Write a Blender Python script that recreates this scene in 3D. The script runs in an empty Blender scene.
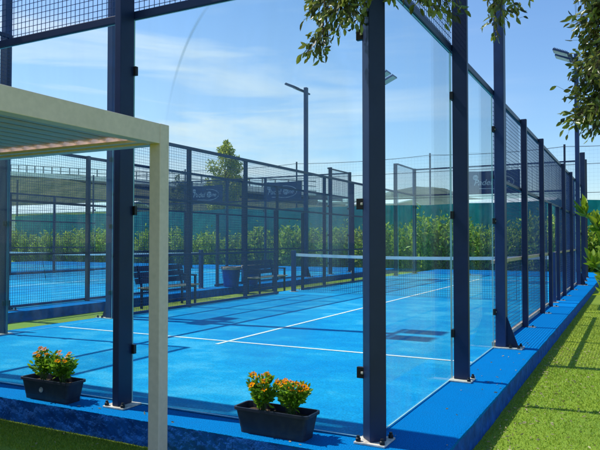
import bpy, math, random
import numpy as np
from mathutils import Vector, Matrix, noise
random.seed(7); rng = np.random.default_rng(7)
R = math.radians
scene = bpy.context.scene
COL = scene.collection
CUBE = [(0,1,2,3),(4,7,6,5),(0,4,5,1),(1,5,6,2),(2,6,7,3),(3,7,4,0)]

# ------------------------------------------------------------------ helpers
class MB:
    def __init__(s): s.v=[]; s.f=[]; s.m=[]
    def quadbox(s, p, mat=0):                       # 8 points, bottom ring (clockwise from above) then top ring
        n=len(s.v); s.v+= [tuple(q) for q in p]
        for f in [(0,3,2,1),(4,5,6,7),(0,1,5,4),(1,2,6,5),(2,3,7,6),(3,0,4,7)]:
            s.f.append(tuple(n+i for i in f)); s.m.append(mat)
        return s
    def box(s, x0,x1,y0,y1,z0,z1, mat=0):
        return s.quadbox([(x0,y0,z0),(x1,y0,z0),(x1,y1,z0),(x0,y1,z0),(x0,y0,z1),(x1,y0,z1),(x1,y1,z1),(x0,y1,z1)],mat)
    def bar(s, a, b, w, h=None, up=(0,0,1), mat=0):  # square bar from a to b
        a=Vector(a); b=Vector(b); d=(b-a).normalized(); u=Vector(up)
        if abs(d.dot(u))>.98: u=Vector((0,1,0))
        r=d.cross(u).normalized()*(w/2); t=r.cross(d).normalized()*((h or w)/2)
        return s.quadbox([a-r-t,a+r-t,b+r-t,b-r-t,a-r+t,a+r+t,b+r+t,b-r+t],mat)
    def tube(s, pts, rad, n=6, mat=0, cap=True):
        pts=[Vector(p) for p in pts]; rad=rad if hasattr(rad,'__len__') else [rad]*len(pts)
        base=len(s.v); N=len(pts)
        for i,p in enumerate(pts):
            d=(pts[min(i+1,N-1)]-pts[max(i-1,0)]).normalized()
            u=Vector((0,0,1)) if abs(d.z)<.95 else Vector((0,1,0))
            r=d.cross(u).normalized(); t=r.cross(d)
            for k in range(n):
                a=2*math.pi*k/n; s.v.append(tuple(p+(r*math.cos(a)+t*math.sin(a))*rad[i]))
        for i in range(N-1):
            for k in range(n):
                s.f.append((base+i*n+k,base+i*n+(k+1)%n,base+(i+1)*n+(k+1)%n,base+(i+1)*n+k)); s.m.append(mat)
        if cap:
            s.f.append(tuple(base+k for k in range(n))[::-1]); s.m.append(mat)
            s.f.append(tuple(base+(N-1)*n+k for k in range(n))); s.m.append(mat)
        return s
    def lathe(s, prof, n=20, c=(0,0,0), mat=0):      # (r,z) profile
        base=len(s.v)
        for r,z in prof:
            for k in range(n):
                a=2*math.pi*k/n; s.v.append((c[0]+r*math.cos(a),c[1]+r*math.sin(a),c[2]+z))
        for i in range(len(prof)-1):
            for k in range(n):
                s.f.append((base+i*n+k,base+i*n+(k+1)%n,base+(i+1)*n+(k+1)%n,base+(i+1)*n+k)); s.m.append(mat)
        return s
    def poly(s, pts, mat=0):
        n=len(s.v); s.v+=[tuple(p) for p in pts]; s.f.append(tuple(range(n,n+len(pts)))); s.m.append(mat); return s
    def xform(s, M): s.v=[tuple(M@Vector(p)) for p in s.v]; return s
    def mesh(s, name, mats, off=None):
        me=bpy.data.meshes.new(name)
        v=s.v if off is None else [(p[0]-off[0],p[1]-off[1],p[2]-off[2]) for p in s.v]
        me.from_pydata(v,[],s.f)
        for m in (mats if isinstance(mats,(list,tuple)) else [mats]): me.materials.append(m)
        if any(s.m): me.polygons.foreach_set('material_index', s.m)
        me.update(); return me
    def build(s, name, mats, parent=None, off=None, bevel=0, smooth=False):
        o=bpy.data.objects.new(name, s.mesh(name,mats,off)); COL.objects.link(o)
        if parent: o.parent=parent
        if smooth:
            for p in o.data.polygons: p.use_smooth=True
        if bevel:
            b=o.modifiers.new('bevel','BEVEL'); b.width=bevel; b.segments=2; b.limit_method='ANGLE'
        return o

def empty(name, loc, rz=0):
    o=bpy.data.objects.new(name,None); COL.objects.link(o); o.location=loc; o.rotation_euler=(0,0,rz)
    o.empty_display_size=.1; return o
def tag(o,label=None,cat=None,group=None,kind=None):
    if label: o['label']=label
    if cat: o['category']=cat
    if group: o['group']=group
    if kind: o['kind']=kind
    return o
def copy_tree(o,parent=None):
    c=o.copy(); COL.objects.link(c); c.parent=parent
    for k in list(o.children): copy_tree(k,c)
    return c
def fast_mesh(name, verts, quads, mat):              # numpy verts (n,3), faces (m,k)
    me=bpy.data.meshes.new(name); k=quads.shape[1]
    me.vertices.add(len(verts)); me.vertices.foreach_set('co',verts.astype(np.float32).ravel())
    me.loops.add(quads.size); me.loops.foreach_set('vertex_index',quads.astype(np.int32).ravel())
    me.polygons.add(len(quads)); me.polygons.foreach_set('loop_start',np.arange(0,quads.size,k,dtype=np.int32))
    me.polygons.foreach_set('loop_total',np.full(len(quads),k,dtype=np.int32))
    me.materials.append(mat); me.update(calc_edges=True); me.validate(); return me
def leaves(pos, nrm, size, width=.42, fold=.18, droop=0.0, jitter=.6):
    """leaf blades: pos (n,3), nrm = pointing direction of each leaf"""
    n=len(pos); d=nrm+rng.normal(0,jitter,(n,3)); d[:,2]-=droop; d/=np.linalg.norm(d,axis=1)[:,None]
    a=rng.normal(0,1,(n,3)); s=np.cross(d,a); s/=np.linalg.norm(s,axis=1)[:,None]; u=np.cross(s,d)
    L=(size*rng.uniform(.7,1.25,n))[:,None]; W=L*width
    pt=lambda f,w,sg: pos+d*L*f+s*W*(.5*w*sg)+u*(W*fold*w-L*.10*f*f)
    v=np.stack([pos,pt(.2,.62,1),pt(.48,1,1),pt(.78,.66,1),pt(1,0,1),pt(.78,.66,-1),pt(.48,1,-1),pt(.2,.62,-1)],1).reshape(-1,3); i=np.arange(n)[:,None]*8
    q=np.concatenate([i+np.array([[0,4,3,2,1]]), i+np.array([[0,7,6,5,4]])],0)
    return v,q

# ------------------------------------------------------------------ materials
def newmat(name):
    m=bpy.data.materials.new(name); m.use_nodes=True; nt=m.node_tree
    return m,nt,nt.nodes['Principled BSDF']
def mat(name,c,rough=.5,metal=0,var=.15,scale=6,bump=0,bscale=60,spec=.35,c2=None,detail=4):
    m,nt,b=newmat(name); n=nt.nodes; l=nt.links
    b.inputs['Roughness'].default_value=rough; b.inputs['Metallic'].default_value=metal; b.inputs['Specular IOR Level'].default_value=spec
    tc=n.new('ShaderNodeTexCoord'); nz=n.new('ShaderNodeTexNoise'); nz.inputs['Scale'].default_value=scale; nz.inputs['Detail'].default_value=detail
    l.new(tc.outputs['Object'],nz.inputs['Vector'])
    rp=n.new('ShaderNodeValToRGB'); a=c2 or tuple(x*(1-var) for x in c); d=c if c2 else tuple(min(1,x*(1+var)) for x in c)
    rp.color_ramp.elements[0].color=(*a,1); rp.color_ramp.elements[1].color=(*d,1)
    rp.color_ramp.elements[0].position=.35; rp.color_ramp.elements[1].position=.65
    l.new(nz.outputs['Fac'],rp.inputs['Fac']); l.new(rp.outputs['Color'],b.inputs['Base Color'])
    if bump:
        n2=n.new('ShaderNodeTexNoise'); n2.inputs['Scale'].default_value=bscale; n2.inputs['Detail'].default_value=3
        l.new(tc.outputs['Object'],n2.inputs['Vector'])
        bp=n.new('ShaderNodeBump'); bp.inputs['Strength'].default_value=bump; bp.inputs['Distance'].default_value=.01
        l.new(n2.outputs['Fac'],bp.inputs['Height']); l.new(bp.outputs['Normal'],b.inputs['Normal'])
    return m
def grime(m,amount,scale,col):
    nt=m.node_tree; n=nt.nodes; l=nt.links; b=n['Principled BSDF']; src=b.inputs['Base Color'].links[0].from_socket
    tc=n.new('ShaderNodeTexCoord'); z=n.new('ShaderNodeTexNoise'); z.inputs['Scale'].default_value=scale; z.inputs['Detail'].default_value=9; z.inputs['Roughness'].default_value=.7; l.new(tc.outputs['Object'],z.inputs['Vector'])
    r=n.new('ShaderNodeMapRange'); r.inputs[1].default_value=.5; r.inputs[2].default_value=.75; r.inputs[3].default_value=0; r.inputs[4].default_value=amount; l.new(z.outputs['Fac'],r.inputs[0])
    x=n.new('ShaderNodeMix'); x.data_type='RGBA'; l.new(r.outputs[0],x.inputs[0]); l.new(src,x.inputs[6]); x.inputs[7].default_value=(*col,1); l.new(x.outputs[2],b.inputs['Base Color'])
def leafmat(name, ca, cb, cc=None, trans=.35, rough=.45):
    m,nt,b=newmat(name); n=nt.nodes; l=nt.links
    g=n.new('ShaderNodeNewGeometry'); rp=n.new('ShaderNodeValToRGB')
    rp.color_ramp.elements[0].color=(*ca,1); rp.color_ramp.elements[1].color=(*cb,1)
    if cc:
        e=rp.color_ramp.elements.new(.9); e.color=(*cc,1); rp.color_ramp.elements[1].position=.8 if rp.color_ramp.elements[1].position<.9 else 1
    l.new(g.outputs['Random Per Island'],rp.inputs['Fac']); l.new(rp.outputs['Color'],b.inputs['Base Color'])
    b.inputs['Roughness'].default_value=rough; b.inputs['Specular IOR Level'].default_value=.4
    tr=n.new('ShaderNodeBsdfTranslucent'); mx=n.new('ShaderNodeMixShader'); mx.inputs[0].default_value=trans
    hs=n.new('ShaderNodeHueSaturation'); hs.inputs['Value'].default_value=1.3; hs.inputs['Hue'].default_value=.485
    l.new(rp.outputs['Color'],hs.inputs['Color']); l.new(hs.outputs['Color'],tr.inputs['Color'])
    l.new(b.outputs[0],mx.inputs[1]); l.new(tr.outputs[0],mx.inputs[2]); l.new(mx.outputs[0],n['Material Output'].inputs['Surface'])
    return m

NAVY=mat('navy_paint',(.009,.021,.072),rough=.42,var=.12,scale=3,bump=.04,bscale=140)
NAVYL=mat('navy_paint_weathered',(.016,.039,.128),rough=.45,var=.15,scale=4)
BLACK=mat('black_plastic',(.012,.012,.014),rough=.4)
GALV=mat('galvanised_plate',(.62,.58,.5),rough=.5,var=.25,scale=25,bump=.1)
TANR=mat('sunlit_pale_rail',(.42,.36,.28),rough=.4,var=.2,scale=10)  # right-wall rails paled in base colour to carry sunlight on their tops
STEEL=mat('dull_steel',(.28,.29,.3),rough=.4,metal=.6)
WIRE=mat('mesh_wire',(.02,.05,.15),rough=.5)
NETC=mat('net_cord',(.03,.035,.05),rough=.8)
WHITE=mat('white_tape',(.86,.86,.85),rough=.7,var=.08)
LINE=mat('line_white',(.7,.78,.8),rough=.85,var=.12,scale=14)
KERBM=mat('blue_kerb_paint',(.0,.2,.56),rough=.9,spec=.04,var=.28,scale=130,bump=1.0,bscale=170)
KERBS=mat('blue_kerb_side',(.004,.085,.38),rough=.75,spec=.15,var=.3,scale=9,bump=.3,bscale=120)  # deeper blue for the near and right kerb faces
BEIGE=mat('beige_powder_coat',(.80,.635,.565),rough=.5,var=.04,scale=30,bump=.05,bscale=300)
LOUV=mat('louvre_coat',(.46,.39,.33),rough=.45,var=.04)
TEAL=mat('teal_screen',(.004,.28,.26),rough=.9,var=.12,scale=2.5,c2=(.004,.21,.21))
BARK=mat('bark',(.11,.085,.06),rough=.9,var=.3,scale=14,bump=.6,bscale=40)
BANNER=mat('banner_vinyl',(.012,.032,.10),rough=.6,var=.1)
PRINT=mat('banner_print',(.42,.48,.54),rough=.7,var=.05)
POT=mat('planter_plastic',(.022,.027,.05),rough=.45,var=.1,scale=20)
EMBL=mat('emblem_grey',(.3,.33,.37),rough=.5)
SOIL=mat('soil',(.06,.04,.025),rough=1,var=.4,scale=40,bump=.8,bscale=90)
WOOD=mat('bench_wood',(.42,.36,.25),rough=.6,var=.2,scale=12)
DKBLUE=mat('bin_blue',(.008,.06,.33),rough=.4)
LINER=mat('bin_liner',(.5,.36,.25),rough=.5,var=.2)
CONC=mat('viaduct_concrete',(.2,.2,.2),rough=.9,var=.15,scale=.4)
PALE=mat('white_sheet_roof',(.72,.75,.74),rough=.7,var=.08,scale=.6)
OCHRE=mat('ochre_wall',(.42,.33,.2),rough=.9,var=.15,scale=.5)
DARKW=mat('dark_window',(.03,.04,.06),rough=.2)
HEDGE=leafmat('hedge_leaf',(.045,.17,.016),(.28,.50,.035),(.52,.62,.07))
TREEL=leafmat('overhang_leaf',(.028,.034,.018),(.09,.125,.033),(.26,.31,.06),trans=.26,rough=.3)
YTREE=leafmat('poplar_leaf',(.16,.25,.03),(.34,.39,.05),(.44,.45,.08))
OLIVE=leafmat('olive_leaf',(.09,.12,.045),(.16,.19,.08))
BRIGHT=leafmat('bright_leaf',(.07,.19,.012),(.22,.35,.02),(.36,.44,.03),trans=.4)
FLOWL=leafmat('flower_foliage',(.08,.23,.012),(.22,.42,.025),trans=.4)
PETAL=leafmat('petal_orange',(.95,.42,.0),(.98,.66,.006),(.7,.16,.004),trans=.2,rough=.9)
PETAL.node_tree.nodes['Principled BSDF'].inputs['Specular IOR Level'].default_value=.03
GRASSB=leafmat('turf_blade',(.17,.30,.008),(.29,.42,.012),(.44,.49,.07),trans=.3,rough=.5)
DRYL=leafmat('dry_leaf',(.3,.22,.1),(.48,.4,.2),trans=.15)

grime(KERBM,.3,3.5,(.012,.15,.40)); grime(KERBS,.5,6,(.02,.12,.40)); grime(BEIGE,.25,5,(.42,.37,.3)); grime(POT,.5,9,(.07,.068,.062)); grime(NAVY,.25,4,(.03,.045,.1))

# court turf : blue carpet dusted with sand, faint nap
TURF,nt,b=newmat('blue_turf'); n=nt.nodes; l=nt.links
tc=n.new('ShaderNodeTexCoord'); mp=n.new('ShaderNodeMapping'); mp.inputs['Scale'].default_value=(1.3,1.9,1); l.new(tc.outputs['Object'],mp.inputs['Vector'])
nz=n.new('ShaderNodeTexNoise'); nz.inputs['Scale'].default_value=1.3; nz.inputs['Detail'].default_value=8; nz.inputs['Roughness'].default_value=.65; l.new(mp.outputs[0],nz.inputs['Vector'])
rp=n.new('ShaderNodeValToRGB'); rp.color_ramp.elements[0].color=(.0,.25,.545,1); rp.color_ramp.elements[1].color=(.006,.315,.585,1); rp.color_ramp.elements[0].position=.3; rp.color_ramp.elements[1].position=.60
e=rp.color_ramp.elements.new(.78); e.color=(.04,.38,.62,1)
nl=n.new('ShaderNodeTexNoise'); nl.inputs['Scale'].default_value=.45; nl.inputs['Detail'].default_value=3; nl.inputs['Distortion'].default_value=.8; l.new(tc.outputs['Object'],nl.inputs['Vector'])
av=n.new('ShaderNodeMix'); av.data_type='FLOAT'; av.inputs[0].default_value=.42; l.new(nz.outputs['Fac'],av.inputs[2]); l.new(nl.outputs['Fac'],av.inputs[3])
mrx=n.new('ShaderNodeMapRange'); mrx.inputs[1].default_value=.32; mrx.inputs[2].default_value=.68; l.new(av.outputs[0],mrx.inputs[0]); l.new(mrx.outputs[0],rp.inputs['Fac'])
n2=n.new('ShaderNodeTexNoise'); n2.inputs['Scale'].default_value=70; n2.inputs['Detail'].default_value=4; l.new(tc.outputs['Object'],n2.inputs['Vector'])
mr=n.new('ShaderNodeMapRange'); mr.inputs[1].default_value=.35; mr.inputs[2].default_value=.7; mr.inputs[3].default_value=.78; mr.inputs[4].default_value=1.18; l.new(n2.outputs['Fac'],mr.inputs[0])
mm=n.new('ShaderNodeMix'); mm.data_type='RGBA'; mm.blend_type='MULTIPLY'; mm.inputs[0].default_value=1; l.new(rp.outputs[0],mm.inputs[6]); l.new(mr.outputs[0],mm.inputs[7]); l.new(mm.outputs[2],b.inputs['Base Color'])
b.inputs['Roughness'].default_value=.85; b.inputs['Specular IOR Level'].default_value=.08
bp=n.new('ShaderNodeBump'); bp.inputs['Strength'].default_value=.5; bp.inputs['Distance'].default_value=.006; l.new(n2.outputs['Fac'],bp.inputs['Height']); l.new(bp.outputs[0],b.inputs['Normal'])

# artificial grass ground
GRASS,nt,b=newmat('turf_ground'); n=nt.nodes; l=nt.links
tc=n.new('ShaderNodeTexCoord')
n1=n.new('ShaderNodeTexNoise'); n1.inputs['Scale'].default_value=.9; n1.inputs['Detail'].default_value=5; l.new(tc.outputs['Object'],n1.inputs['Vector'])
n2=n.new('ShaderNodeTexNoise'); n2.inputs['Scale'].default_value=95; n2.inputs['Detail'].default_value=6; l.new(tc.outputs['Object'],n2.inputs['Vector'])
ad=n.new('ShaderNodeMath'); ad.operation='MULTIPLY_ADD'; ad.inputs[1].default_value=.6; l.new(n2.outputs['Fac'],ad.inputs[0])
ml=n.new('ShaderNodeMath'); ml.operation='MULTIPLY'; ml.inputs[1].default_value=.4; l.new(n1.outputs['Fac'],ml.inputs[0]); l.new(ml.outputs[0],ad.inputs[2])
rp=n.new('ShaderNodeValToRGB'); rp.color_ramp.elements[0].color=(.14,.245,.008,1); rp.color_ramp.elements[1].color=(.35,.45,.02,1); rp.color_ramp.elements[0].position=.36; rp.color_ramp.elements[1].position=.64
l.new(ad.outputs[0],rp.inputs['Fac']); l.new(rp.outputs[0],b.inputs['Base Color']); b.inputs['Roughness'].default_value=.9
bp=n.new('ShaderNodeBump'); bp.inputs['Strength'].default_value=.8; bp.inputs['Distance'].default_value=.02; l.new(n2.outputs['Fac'],bp.inputs['Height']); l.new(bp.outputs[0],b.inputs['Normal'])

HILL=mat('hill_scrub',(.085,.09,.045),rough=1,scale=.5,c2=(.025,.045,.02),detail=12)
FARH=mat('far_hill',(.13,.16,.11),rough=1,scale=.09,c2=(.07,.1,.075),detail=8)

# glass: clear pane with weak sky reflection and a film of dust, plus painted sheen
GLASS,nt,b=newmat('pane_glass'); n=nt.nodes; l=nt.links; n.remove(b)
lw=n.new('ShaderNodeLayerWeight'); lw.inputs['Blend'].default_value=.5
pw=n.new('ShaderNodeMath'); pw.operation='POWER'; pw.inputs[1].default_value=4.5; l.new(lw.outputs['Facing'],pw.inputs[0])
ma=n.new('ShaderNodeMath'); ma.operation='MULTIPLY_ADD'; ma.inputs[1].default_value=.42; ma.inputs[2].default_value=.012; l.new(pw.outputs[0],ma.inputs[0])
tr=n.new('ShaderNodeBsdfTransparent'); tr.inputs['Color'].default_value=(.93,.985,.985,1)
gl=n.new('ShaderNodeBsdfGlossy'); gl.inputs['Roughness'].default_value=.0
df=n.new('ShaderNodeBsdfDiffuse'); df.inputs['Color'].default_value=(.75,.78,.76,1)
tl=n.new('ShaderNodeBsdfTranslucent'); tl.inputs['Color'].default_value=(.75,.78,.76,1)
dd=n.new('ShaderNodeMixShader'); dd.inputs[0].default_value=.55; l.new(df.outputs[0],dd.inputs[1]); l.new(tl.outputs[0],dd.inputs[2])
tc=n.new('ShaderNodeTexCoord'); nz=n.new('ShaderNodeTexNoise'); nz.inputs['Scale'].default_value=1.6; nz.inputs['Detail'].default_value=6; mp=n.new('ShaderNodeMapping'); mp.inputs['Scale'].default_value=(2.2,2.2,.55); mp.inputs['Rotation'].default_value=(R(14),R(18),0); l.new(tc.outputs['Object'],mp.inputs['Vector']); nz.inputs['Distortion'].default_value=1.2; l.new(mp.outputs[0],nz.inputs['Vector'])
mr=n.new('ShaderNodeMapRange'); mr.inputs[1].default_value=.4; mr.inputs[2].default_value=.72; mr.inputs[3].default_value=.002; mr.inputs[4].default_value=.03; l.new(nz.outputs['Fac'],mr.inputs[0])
def M(op,a,b=None,c=None):
    k=n.new('ShaderNodeMath'); k.operation=op
    for i_,x_ in enumerate((a,b,c)):
        if x_ is None: continue
        if isinstance(x_,(int,float)): k.inputs[i_].default_value=x_
        else: l.new(x_,k.inputs[i_])
    return k.outputs[0]
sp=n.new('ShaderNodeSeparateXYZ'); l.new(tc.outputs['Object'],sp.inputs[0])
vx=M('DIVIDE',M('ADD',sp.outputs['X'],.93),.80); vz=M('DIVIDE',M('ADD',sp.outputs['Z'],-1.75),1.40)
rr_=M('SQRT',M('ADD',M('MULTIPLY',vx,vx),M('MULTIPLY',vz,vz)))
s1=n.new('ShaderNodeMapRange'); s1.interpolation_type='SMOOTHSTEP'; s1.inputs[1].default_value=1.03; s1.inputs[2].default_value=.93; s1.inputs[3].default_value=0; s1.inputs[4].default_value=.045; l.new(rr_,s1.inputs[0])  # pale ellipse painted in for the reflected sheen on the near pane
s2=n.new('ShaderNodeMapRange'); s2.interpolation_type='SMOOTHSTEP'; s2.inputs[1].default_value=.016; s2.inputs[2].default_value=.0; s2.inputs[3].default_value=0; s2.inputs[4].default_value=.35; l.new(M('ABSOLUTE',M('SUBTRACT',rr_,.975)),s2.inputs[0])  # bright arc painted along the sheen's edge as a glint
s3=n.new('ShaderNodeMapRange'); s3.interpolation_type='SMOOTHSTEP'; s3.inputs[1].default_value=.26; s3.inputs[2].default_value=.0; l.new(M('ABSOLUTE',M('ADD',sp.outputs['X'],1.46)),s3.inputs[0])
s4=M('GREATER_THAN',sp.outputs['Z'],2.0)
dust_sheen=M('ADD',M('ADD',mr.outputs[0],s1.outputs[0]),M('MULTIPLY',M('MULTIPLY',s2.outputs[0],s3.outputs[0]),s4))
m1=n.new('ShaderNodeMixShader'); l.new(dust_sheen,m1.inputs[0]); l.new(tr.outputs[0],m1.inputs[1]); l.new(dd.outputs[0],m1.inputs[2])
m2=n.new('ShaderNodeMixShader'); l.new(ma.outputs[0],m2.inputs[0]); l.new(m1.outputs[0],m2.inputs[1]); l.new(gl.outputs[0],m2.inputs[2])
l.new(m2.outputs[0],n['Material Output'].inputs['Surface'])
GEDGE=mat('glass_edge',(.35,.6,.6),rough=.2,var=.1)

# ------------------------------------------------------------------ camera
CP=Vector((1.436,-3.752,1.244)); YAW=R(27.57); PIT=R(1.467); FPX=637.35
F=Vector((-math.sin(YAW)*math.cos(PIT),math.cos(YAW)*math.cos(PIT),math.sin(PIT))); RT=Vector((math.cos(YAW),math.sin(YAW),0)); UP=RT.cross(F)
def at(u,v,t): return CP+(F+RT*((u-300)/FPX)-UP*((v-225)/FPX))*t
def aty(u,v,y):
    d=F+RT*((u-300)/FPX)-UP*((v-225)/FPX); return CP+d*((y-CP.y)/d.y)
cam=bpy.data.cameras.new('camera'); co=bpy.data.objects.new('camera',cam); COL.objects.link(co)
co.location=CP; co.rotation_euler=(R(90)+PIT,0,YAW); cam.sensor_width=36; cam.lens=FPX/600*36; cam.clip_end=3000; cam.clip_start=.05
scene.camera=co

# ------------------------------------------------------------------ setting
GZ=-.18
bm=MB(); N=48
bm.poly([(600*math.cos(2*math.pi*k/N)-5,600*math.sin(2*math.pi*k/N)+10,GZ) for k in range(N)])
tag(bm.build('ground',GRASS),kind='structure')

def rough_kerb(name,x0,x1,y0,y1,fine):
    """raised blue slab whose near (-Y) and right (+X) faces are lumpy brushed render"""
    m=MB(); ie=.03 if fine else 0; m.poly([(x0,y0+ie,0),(x1-ie,y0+ie,0),(x1-ie,y1,0),(x0,y1,0)])
    m.poly([(x0,y1,0),(x1,y1,0),(x1,y1,GZ-.05),(x0,y1,GZ-.05)]); m.poly([(x0,y0,0),(x0,y1,0),(x0,y1,GZ-.05),(x0,y0,GZ-.05)])
    def face(P,nrm,us,rows):
        b0=len(m.v); z0=GZ-.05
        for i,u in enumerate(us):
            for j in range(-1,rows+1):
                z=z0*(max(j,0)/rows); p=P(u)+Vector((0,0,z)); e=0
                if j<0:
                    p=p-nrm*ie; p.x=min(p.x,x1-ie); p.y=max(p.y,y0+ie)
                else:
                    q=p*1.0
                    e=.006*noise.noise(Vector((q.x*5,q.y*5,q.z*9)))+.0042*noise.noise(Vector((q.x*24+q.z*15,q.y*24,q.z*20)))+.0026*noise.noise(q*75)*(.3+1.5*abs(noise.noise(q*8)))-.001
                    if j<1: e=.005*noise.noise(q*3.5)+.002*noise.noise(q*30)+.0015*noise.noise(q*90)
                p=p+nrm*e
                if j==0: p=p-Vector((0,0,.004+.25*abs(e)))
                m.v.append(tuple(p))
        for i in range(len(us)-1):
            for j in range(rows+1):
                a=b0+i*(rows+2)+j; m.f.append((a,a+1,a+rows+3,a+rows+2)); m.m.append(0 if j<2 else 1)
    if fine:
        us=[x0]+list(np.arange(-3.5,x1,.007))+[x1]
        face(lambda u:Vector((u,y0,0)),Vector((0,-1,0)),us,30)
        us=list(np.arange(y0,6,.03))+list(np.arange(6,y1,.2))+[y1]
        face(lambda u:Vector((x1,u,0)),Vector((1,0,0)),us,10)
    else:
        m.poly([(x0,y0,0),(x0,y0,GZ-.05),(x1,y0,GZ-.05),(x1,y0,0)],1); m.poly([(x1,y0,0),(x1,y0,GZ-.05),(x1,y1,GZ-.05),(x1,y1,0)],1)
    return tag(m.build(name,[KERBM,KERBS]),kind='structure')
rough_kerb('kerb_platform',-6.32,.45,-.30,24.3,True)
rough_kerb('kerb_platform',-19.2,-8.2,-.5,24.3,False)
rough_kerb('kerb_platform',-31.5,-20.6,-.5,24.3,False)

def strip(m,x0,x1,y0,y1,z): m.poly([(x0,y0,z),(x1,y0,z),(x1,y1,z),(x0,y1,z)])
for ox,wd in ((0,6.0),(-8.7,10.0),(-21.1,10.0)):
    m=MB(); strip(m,ox-wd-(.26 if ox==0 else 0),ox-.03,.02,19.98,.004); tag(m.build('court_floor',TURF),kind='structure')
    m=MB()
    for y in (2.87,17.13): strip(m,ox-wd+.04,ox-.04,y-.025,y+.025,.008)
    cx_=ox-wd/2-.025
    for a,b in ((2.62,2.845),(2.895,17.105),(17.155,17.4)): strip(m,cx_-.025,cx_+.025,a,b,.008)
    tag(m.build('court_line',LINE),kind='structure')

# ------------------------------------------------------------------ court walls
class Frame:                                         # s along the wall, o outward, z up
    def __init__(s,org,d,out): s.o=Vector(org); s.d=Vector(d); s.n=Vector(out); s.flip=s.d.cross(s.n).z<0
    def box(s,m,s0,s1,o0,o1,z0,z1,mat=0):
        c=lambda a,b,z: s.o+s.d*a+s.n*b+Vector((0,0,z))
        r=[(s0,o0),(s1,o0),(s1,o1),(s0,o1)]
        if s.flip: r=r[::-1]
        m.quadbox([c(a,b,z0) for a,b in r]+[c(a,b,z1) for a,b in r],mat); return m
def part(m,name,mats,root,base=None,bevel=0):
    off=root.matrix_basis.translation if base is None else base
    return m.build(name,mats,root,off=root['_o'] if '_o' in root else off,bevel=bevel)
class Wall:
    def __init__(s,name,fr,label,cat,group=None):
        s.fr=fr; s.root=tag(empty(name,fr.o),label,cat,group); s.off=fr.o
    def add(s,m,name,mats,parent=None,bevel=0):
        return m.build(name,mats,parent or s.root,off=s.off,bevel=bevel)
    def rail(s,s0,s1,z,h=.05,o0=-.045,o1=-.002,mt=NAVY):
        m=s.fr.box(MB(),s0,s1,o0,o1,z-h/2,z+h/2); return s.add(m,'rail',mt,bevel=.004)
    def mesh(s,s0,s1,z0,z1,cell=.05,w=.0038):
        m=MB(); fr=s.fr
        for a in np.arange(s0+cell/2,s1,cell): fr.box(m,a-w/2,a+w/2,-.0255,-.0255+w,z0,z1)
        for z in np.arange(z0+cell/2,z1,cell): fr.box(m,s0,s1,-.0214,-.0214+w,z-w/2,z+w/2)
        return s.add(m,'mesh_panel',WIRE)
    def glass(s,s0,s1,z0,z1,clips):
        m=MB(); fr=s.fr; o0,o1=-.03,-.018
        fr.box(m,s0,s1,o0,o1,z0,z1)
        n=len(m.f)
        nn=s.fr.n
        for i,f in enumerate(m.f):
            a,b,c=[Vector(m.v[k]) for k in f[:3]]; nr=(b-a).cross(c-a).normalized()
            m.m[i]=0 if abs(nr.dot(nn))>.9 else 1
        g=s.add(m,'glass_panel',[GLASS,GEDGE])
        for e in clips:
            for z in (.42,1.48,2.56):
                a,b=(s0-.03,s0+.045) if e==0 else (s1-.045,s1+.03)
                c=MB(); fr.box(c,a,b,-.0165,.012,z-.035,z+.035); fr.box(c,(a+b)/2-.008,(a+b)/2+.008,.012,.017,z-.008,z+.008,1)
                s.add(c,'clip',[BLACK,GALV],g,bevel=.003)
    def post(s,a,h,ws=.06,wo=.15,plate=True,rot=False,tab=False):
        m=MB(); fr=s.fr
        if rot:
            c=fr.o+fr.d*a; r=.079
            pts=[(c.x+r*math.cos(k*math.pi/2),c.y+r*math.sin(k*math.pi/2)) for k in range(4)]
            m.quadbox([(x,y,.014) for x,y in pts]+[(x,y,h) for x,y in pts])
        else: fr.box(m,a-ws/2,a+ws/2,.0,wo,.014 if plate else 0.0,h)
        p=s.add(m,'post',NAVY,bevel=.006)
        if plate:
            m=MB(); c=wo/2 if not rot else .0; q=.1
            fr.box(m,a-q,a+q,c-q if rot else -.03,c+q,.002,.014)
            for i in (-1,1):
                for j in (-1,1):
                    if not rot and j<0: continue
                    pp=fr.o+fr.d*(a+i*.078)+fr.n*(c+j*.078)
                    m.lathe([(.0,.014),(.017,.014),(.017,.034),(.011,.036),(.011,.05),(0,.05)],8,(pp.x,pp.y,0),1)
            s.add(m,'base_plate',[GALV,BLACK],p,bevel=.002)
        if tab:
            m=MB(); fr.box(m,a-.045,a+.045,wo,wo+.1,.002,.012); pp=fr.o+fr.d*a+fr.n*(wo+.06)
            m.lathe([(0,.012),(.014,.012),(.014,.03),(0,.03)],8,(pp.x,pp.y,0),1)
            s.add(m,'base_plate',[GALV,BLACK],p)
        return p

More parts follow.
